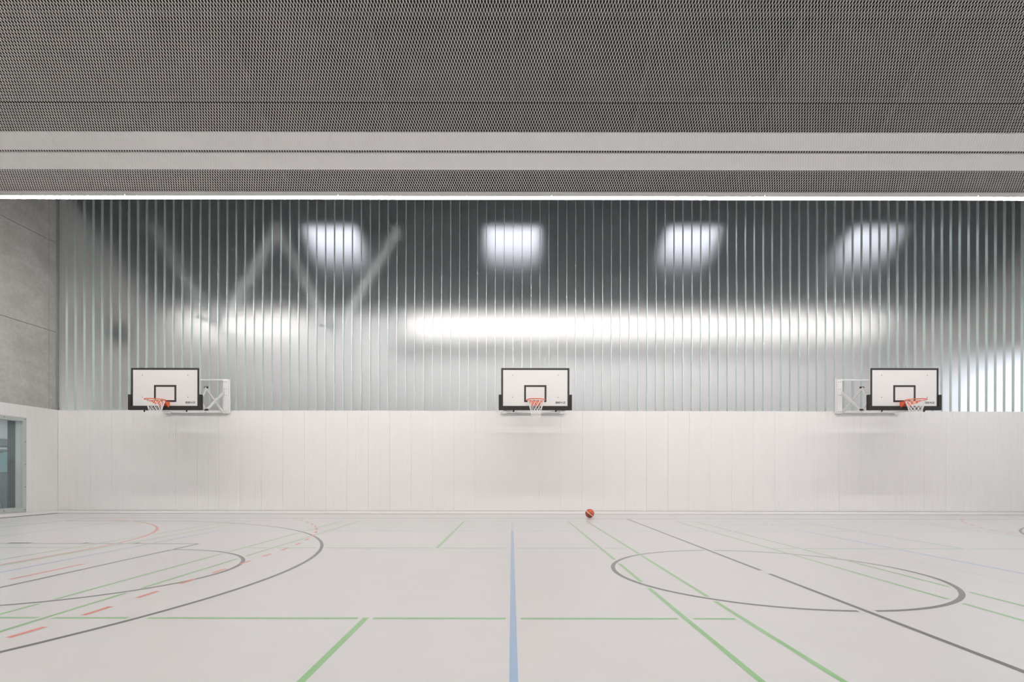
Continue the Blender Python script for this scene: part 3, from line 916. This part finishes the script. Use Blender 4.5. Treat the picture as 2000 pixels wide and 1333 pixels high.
# ================================================================== BASKETBALL HOOPS
YBD = 13.78                # face of the backboards
def make_hoop(cx):
    root = empty('basketball_hoop', (cx, Y_WALL, 2.9))
    X0, X1, Z0, Z1 = cx - 0.9, cx + 0.9, 2.90, 3.95
    bd = MB().box((X0, YBD, Z0), (X1, YBD + 0.03, Z1)).build('backboard', BOARD, root)
    b = MB(); e = 0.05; yb0, yb1 = YBD - 0.003, YBD - 0.0003
    b.box((X0, yb0, Z1 - e), (X1, yb1, Z1)).box((X0, yb0, Z0), (X1, yb1, Z0 + e))
    b.box((X0, yb0, Z0 + e), (X0 + e, yb1, Z1 - e)).box((X1 - e, yb0, Z0 + e), (X1, yb1, Z1 - e))
    b.build('border', BLACK, bd)
    s = MB(); sx0, sx1, sz0, sz1 = cx - 0.295, cx + 0.295, 3.05, 3.50
    s.box((sx0, yb0, sz1 - e), (sx1, yb1, sz1)).box((sx0, yb0, sz0), (sx1, yb1, sz0 + e))
    s.box((sx0, yb0, sz0 + e), (sx0 + e, yb1, sz1 - e)).box((sx1 - e, yb0, sz0 + e), (sx1, yb1, sz1 - e))
    s.build('target_square', BLACK, bd)
    for dx in (-0.60, 0.60):
        for z in (3.18, 3.76):
            MB().tube([(cx + dx, YBD - 0.001, z), (cx + dx, YBD - 0.006, z)], 0.013, 8).build('bolt', BOLT, bd)
    # lettering, lower right
    lw, lh, g = 0.054, 0.046, 0.013
    lx, lz = cx + 0.54, 3.015
    y0, y1 = YBD - 0.0025, YBD - 0.0004
    st = 0.0105
    for ch in 'BENZ':
        m = MB()
        mid = lz + lh / 2
        if ch in 'BE':
            m.box((lx, y0, lz + lh - st), (lx + lw, y1, lz + lh)).box((lx, y0, lz), (lx + lw, y1, lz + st))
            m.box((lx + st, y0, mid - st / 2), (lx + lw * 0.92, y1, mid + st / 2))
            m.box((lx, y0, lz + st), (lx + st, y1, lz + lh - st))
            if ch == 'B':
                m.box((lx + lw - st, y0, lz + st), (lx + lw, y1, mid - st / 2)).box((lx + lw - st, y0, mid + st / 2), (lx + lw, y1, lz + lh - st))
        elif ch == 'N':
            m.box((lx, y0, lz), (lx + st, y1, lz + lh)).box((lx + lw - st, y0, lz), (lx + lw, y1, lz + lh))
            m.extrude([(lx + st, y0, lz + lh), (lx + lw - st, y0, lz + st * 1.3), (lx + lw - st, y0, lz), (lx + st, y0, lz + lh - st * 1.3)], ((0, 0, 0), (0, y1 - y0, 0)))
        else:
            m.box((lx, y0, lz + lh - st), (lx + lw, y1, lz + lh)).box((lx, y0, lz), (lx + lw, y1, lz + st))
            m.extrude([(lx, y0, lz + st), (lx + lw - st * 1.6, y0, lz + lh - st), (lx + lw, y0, lz + lh - st), (lx + st * 1.6, y0, lz + st)], ((0, 0, 0), (0, y1 - y0, 0)))
        m.build('letter', BLACK, bd)
        lx += lw + g
    # padding along the lower edge and the lower sides
    m = MB()
    po = 0.065
    pts = [(X0 - po, 3.245), (X0 - po, Z0 - 0.06), (X1 + po, Z0 - 0.06), (X1 + po, 3.245), (X1 - 0.012, 3.245), (X1 - 0.012, Z0 + 0.035), (X0 + 0.012, Z0 + 0.035), (X0 + 0.012, 3.245)]
    for quad in ((0, 1, 6, 7), (1, 2, 5, 6), (2, 3, 4, 5)):
        m.extrude([(pts[i][0], YBD - 0.028, pts[i][1]) for i in quad], ((0, 0, 0), (0, 0.085, 0)))
    pad = m.build('padding', PAD, root)
    for dx in (-0.56, 0.56):
        MB().bar((cx + dx, YBD + 0.02, Z0 - 0.055), (cx + dx - 0.02, YBD + 0.04, Z0 - 0.10), 0.03, 0.03).build('pad_clip', BLACK, pad)
    # rim
    R, zr = 0.232, 3.055
    yc = YBD - 0.15 - 0.225 - 0.01
    ring = [(cx + R * math.cos(2 * PI * k / 40), yc + R * math.sin(2 * PI * k / 40), zr) for k in range(40)]
    rim = MB().tube(ring, 0.0125, 8, closed=True).build('rim', ORANGE, root, smooth=True)
    br = MB()
    br.box((cx - 0.125, YBD - 0.022, zr - 0.165), (cx + 0.125, YBD - 0.0035, zr + 0.005))
    br.extrude([(cx - 0.12, YBD - 0.022, zr - 0.012), (cx + 0.12, YBD - 0.022, zr - 0.012), (cx + 0.10, yc + R * 0.93, zr - 0.012), (cx - 0.10, yc + R * 0.93, zr - 0.012)], ((0, 0, 0), (0, 0, 0.012)))
    for sx in (-1, 1):
        br.extrude([(cx + sx * 0.10, YBD - 0.022, zr - 0.012), (cx + sx * 0.10, YBD - 0.022, zr - 0.16), (cx + sx * 0.10, yc + R * 0.90, zr - 0.03), (cx + sx * 0.10, yc + R * 0.90, zr - 0.012)], ((0, 0, 0), (sx * 0.012, 0, 0)))
    br.build('bracket', ORANGE, rim)
    # brace strip under the rim: gives the deep orange band seen through the net
    bnd = MB()
    n = 24
    for k in range(n):
        a0, a1 = PI * 0.12 + PI * 0.76 * k / n, PI * 0.12 + PI * 0.76 * (k + 1) / n
        r0, r1 = R * 1.0, R * 0.97
        d0 = 0.02 + 0.085 * math.sin(a0) ** 2; d1 = 0.02 + 0.085 * math.sin(a1) ** 2
        v = [(cx + r0 * math.cos(a0), yc + r0 * math.sin(a0), zr), (cx + r0 * math.cos(a1), yc + r0 * math.sin(a1), zr),
             (cx + r1 * math.cos(a1), yc + r1 * math.sin(a1), zr - d1), (cx + r1 * math.cos(a0), yc + r1 * math.sin(a0), zr - d0)]
        w = [(p[0] + (cx - p[0]) * 0.02, p[1] + (yc - p[1]) * 0.02, p[2]) for p in v]
        bnd.add(v + w, [(0, 1, 2, 3), (7, 6, 5, 4), (0, 4, 5, 1), (2, 6, 7, 3), (1, 5, 6, 2), (3, 7, 4, 0)])
    bnd.build('rim_gusset', ORANGE, rim)
    # net: crossing cords on a tapering sleeve
    net = MB()
    def npt(a, t):
        rr = 0.222 * (1 - t) + 0.105 * t + 0.045 * t * (1 - t) * -1 + (0.012 * max(0, t - 0.8) / 0.2)
        return (cx + rr * math.cos(a), yc + rr * math.sin(a), zr - 0.008 - 0.43 * t)
    NC, LV = 12, 6
    ts = [0, 0.24, 0.42, 0.58, 0.72, 0.86, 1.0]
    for k in range(NC):
        for sg in (-1, 1):
            pts = [npt(2 * PI * (k + sg * 0.5 * i) / NC, ts[i]) for i in range(LV + 1)]
            net.tube(pts, 0.0052, 4, caps=False)
    net.build('net', NET, root)
    # wall mounting: two posts with scissor arms
    for sx in (-1, 1):
        px = cx + sx * 0.83
        post = MB().box((px - 0.075, Y_WALL - 0.075, 2.905), (px + 0.075, Y_WALL - 0.021, 3.915)).build('wall_post', ARMWHITE, root)
        MB().box((px - 0.115 if sx < 0 else px + 0.0755, Y_WALL - 0.045, 2.93), (px - 0.0755 if sx < 0 else px + 0.115, Y_WALL - 0.021, 3.915)).build('flange_plate', ARMWHITE, post)
        for z in (3.83, 3.62, 3.44, 2.97):
            for dx in (-0.03, 0.03):
                MB().tube([(px + dx, Y_WALL - 0.0755, z), (px + dx, Y_WALL - 0.082, z)], 0.010, 8).build('bolt', BOLT, post)
        xa = px - sx * 0.035
        yw, ym, yb = Y_WALL - 0.10, 14.28, YBD + 0.12
        hi_w, lo_w, hi_m, lo_m, hi_b, lo_b = 3.52, 2.96, 3.52, 2.91, 3.36, 3.02
        MB().bar((xa, yw, hi_w), (xa, ym, lo_m), 0.035, 0.06).build('scissor_arm', ARMWHITE, root)
        MB().bar((xa - sx * 0.04, yw, lo_w), (xa - sx * 0.04, ym, hi_m), 0.035, 0.06).build('scissor_arm', ARMWHITE, root)
        MB().bar((xa - sx * 0.04, ym, lo_m), (xa - sx * 0.04, yb, hi_b), 0.035, 0.06).build('scissor_arm', ARMWHITE, root)
        MB().bar((xa, ym, hi_m), (xa, yb, lo_b), 0.035, 0.06).build('scissor_arm', ARMWHITE, root)
        for z in (hi_m, lo_m):
            MB().tube([(xa - 0.05, ym - 0.01, z), (xa + 0.05, ym - 0.01, z)], 0.026, 8).build('pivot', BLACK, root)
        MB().box((xa - 0.06, YBD + 0.031, 2.97), (xa + 0.06, YBD + 0.115, 3.85)).build('board_post', ARMWHITE, root)
    MB().bar((cx - 0.755, Y_WALL - 0.05, 3.895), (cx + 0.755, Y_WALL - 0.05, 3.895), 0.03, 0.03).build('cross_bar', ARMWHITE, root)
    MB().bar((cx - 0.755, Y_WALL - 0.06, 2.96), (cx + 0.755, Y_WALL - 0.06, 2.96), 0.05, 0.06).build('cross_bar', ARMWHITE, root)
    MB().bar((cx - 0.79, ym, 2.89), (cx - 0.25, Y_WALL - 0.12, 2.93), 0.03, 0.03).build('knee_brace', ARMWHITE, root)
    MB().bar((cx + 0.79, ym, 2.89), (cx + 0.25, Y_WALL - 0.12, 2.93), 0.03, 0.03).build('knee_brace', ARMWHITE, root)
    MB().bar((cx - 0.70, YBD + 0.075, 3.55), (cx + 0.70, YBD + 0.075, 3.55), 0.04, 0.05).build('board_rail', ARMWHITE, root)
    return root
HX = [-9.155, 0.618, 10.365]
h0 = make_hoop(HX[0])
tag(h0, 'wall-mounted basketball hoop nearest the concrete side wall', 'basketball hoop', 'basketball hoops on the end wall')
h0.location.z += 0.009
h1 = copy_tree(h0); h1.location.x = HX[1]; h1.location.z += 0.012
h1['label'] = 'middle basketball hoop, straight above the stretch of wall beside the ball'
h2 = copy_tree(h0); h2.location.x = HX[2]; h2.location.z += 0.026
h2['label'] = 'basketball hoop in front of the bright bluish corner of the glass wall'

# ================================================================== BALL
bc = Vector((2.09, 13.98, 0.1205))
def ball_mat():
    m = bpy.data.materials.new('pebbled_orange_rubber')
    m.use_nodes = True
    nt = m.node_tree
    b = nt.nodes['Principled BSDF']
    b.inputs['Roughness'].default_value = 0.55
    tc = nt.nodes.new('ShaderNodeTexCoord')
    n = nt.nodes.new('ShaderNodeTexVoronoi')
    n.inputs['Scale'].default_value = 260
    nt.links.new(tc.outputs['Object'], n.inputs['Vector'])
    bp = nt.nodes.new('ShaderNodeBump')
    bp.inputs['Strength'].default_value = 0.3
    bp.inputs['Distance'].default_value = 0.001
    nt.links.new(n.outputs['Distance'], bp.inputs['Height'])
    nt.links.new(bp.outputs['Normal'], b.inputs['Normal'])
    return m
def tinted(name, col):
    m = ball_mat(); m.name = name
    m.node_tree.nodes['Principled BSDF'].inputs['Base Color'].default_value = (*col, 1)
    return m
ball = empty('basketball', (bc.x, bc.y, 0.0))
tag(ball, 'orange basketball with cream bands lying by the end wall', 'ball')
R = 0.119
nu, nv = 32, 24
def sphere_part(name, m, test):
    mb = MB()
    nrm = Vector((0.62, -0.15, 0.77)).normalized()
    e1 = nrm.cross(Vector((0, 1, 0))).normalized(); e2 = nrm.cross(e1)
    for i in range(nv):
        for j in range(nu):
            t0, t1 = PI * i / nv, PI * (i + 1) / nv
            p0, p1 = 2 * PI * j / nu, 2 * PI * (j + 1) / nu
            if not test((t0 + t1) / 2, (p0 + p1) / 2): continue
            q = []
            for (t, p) in ((t0, p0), (t0, p1), (t1, p1), (t1, p0)):
                d = nrm * math.cos(t) + (e1 * math.cos(p) + e2 * math.sin(p)) * math.sin(t)
                q.append(bc + d * R)
            if i == 0: mb.add([q[0], q[2], q[3]], [(0, 1, 2)])
            elif i == nv - 1: mb.add([q[0], q[1], q[2]], [(0, 1, 2)])
            else: mb.add(q, [(0, 1, 2, 3)])
    return mb
half = lambda t, p: t < PI / 2
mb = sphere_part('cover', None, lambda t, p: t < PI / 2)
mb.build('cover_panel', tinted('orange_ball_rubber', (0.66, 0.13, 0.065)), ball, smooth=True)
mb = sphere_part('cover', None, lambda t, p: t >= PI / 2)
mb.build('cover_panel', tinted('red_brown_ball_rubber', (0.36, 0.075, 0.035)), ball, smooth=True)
nrm = Vector((0.62, -0.15, 0.77)).normalized()
e1 = nrm.cross(Vector((0, 1, 0))).normalized(); e2 = nrm.cross(e1)
CREAM = mat('cream_ball_band', (0.80, 0.66, 0.42), rough=0.55, var=0.03)
mb = MB()
for (tc_, hw_) in ((PI / 2, 0.075),):
    V, Fq = [], []
    for j in range(48):
        p = 2 * PI * j / 48
        for t in (tc_ - hw_, tc_ + hw_):
            d = nrm * math.cos(t) + (e1 * math.cos(p) + e2 * math.sin(p)) * math.sin(t)
            V.append(bc + d * (R + 0.0012))
    for j in range(48):
        k = (j + 1) % 48
        Fq.append((2 * j, 2 * j + 1, 2 * k + 1, 2 * k))
    mb.add(V, Fq)
mb.build('cream_band', CREAM, ball, smooth=True)
SEAM = mat('black_ball_seam', (0.02, 0.015, 0.012), rough=0.6, var=0.05)
for off, ax in ((0.0, e1), (0.0, (e1 + e2).normalized()), (0.35, nrm), (-0.35, nrm)):
    a = ax.cross(Vector((0.1, 0.9, 0.3))).normalized(); b2 = ax.cross(a).normalized()
    pts = []
    for j in range(40):
        p = 2 * PI * j / 40
        pts.append(bc + (ax * math.sin(off) + (a * math.cos(p) + b2 * math.sin(p)) * math.cos(off)) * (R - 0.0005))
    MB().tube(pts, 0.0022, 5, closed=True).build('seam', SEAM, ball, smooth=True)
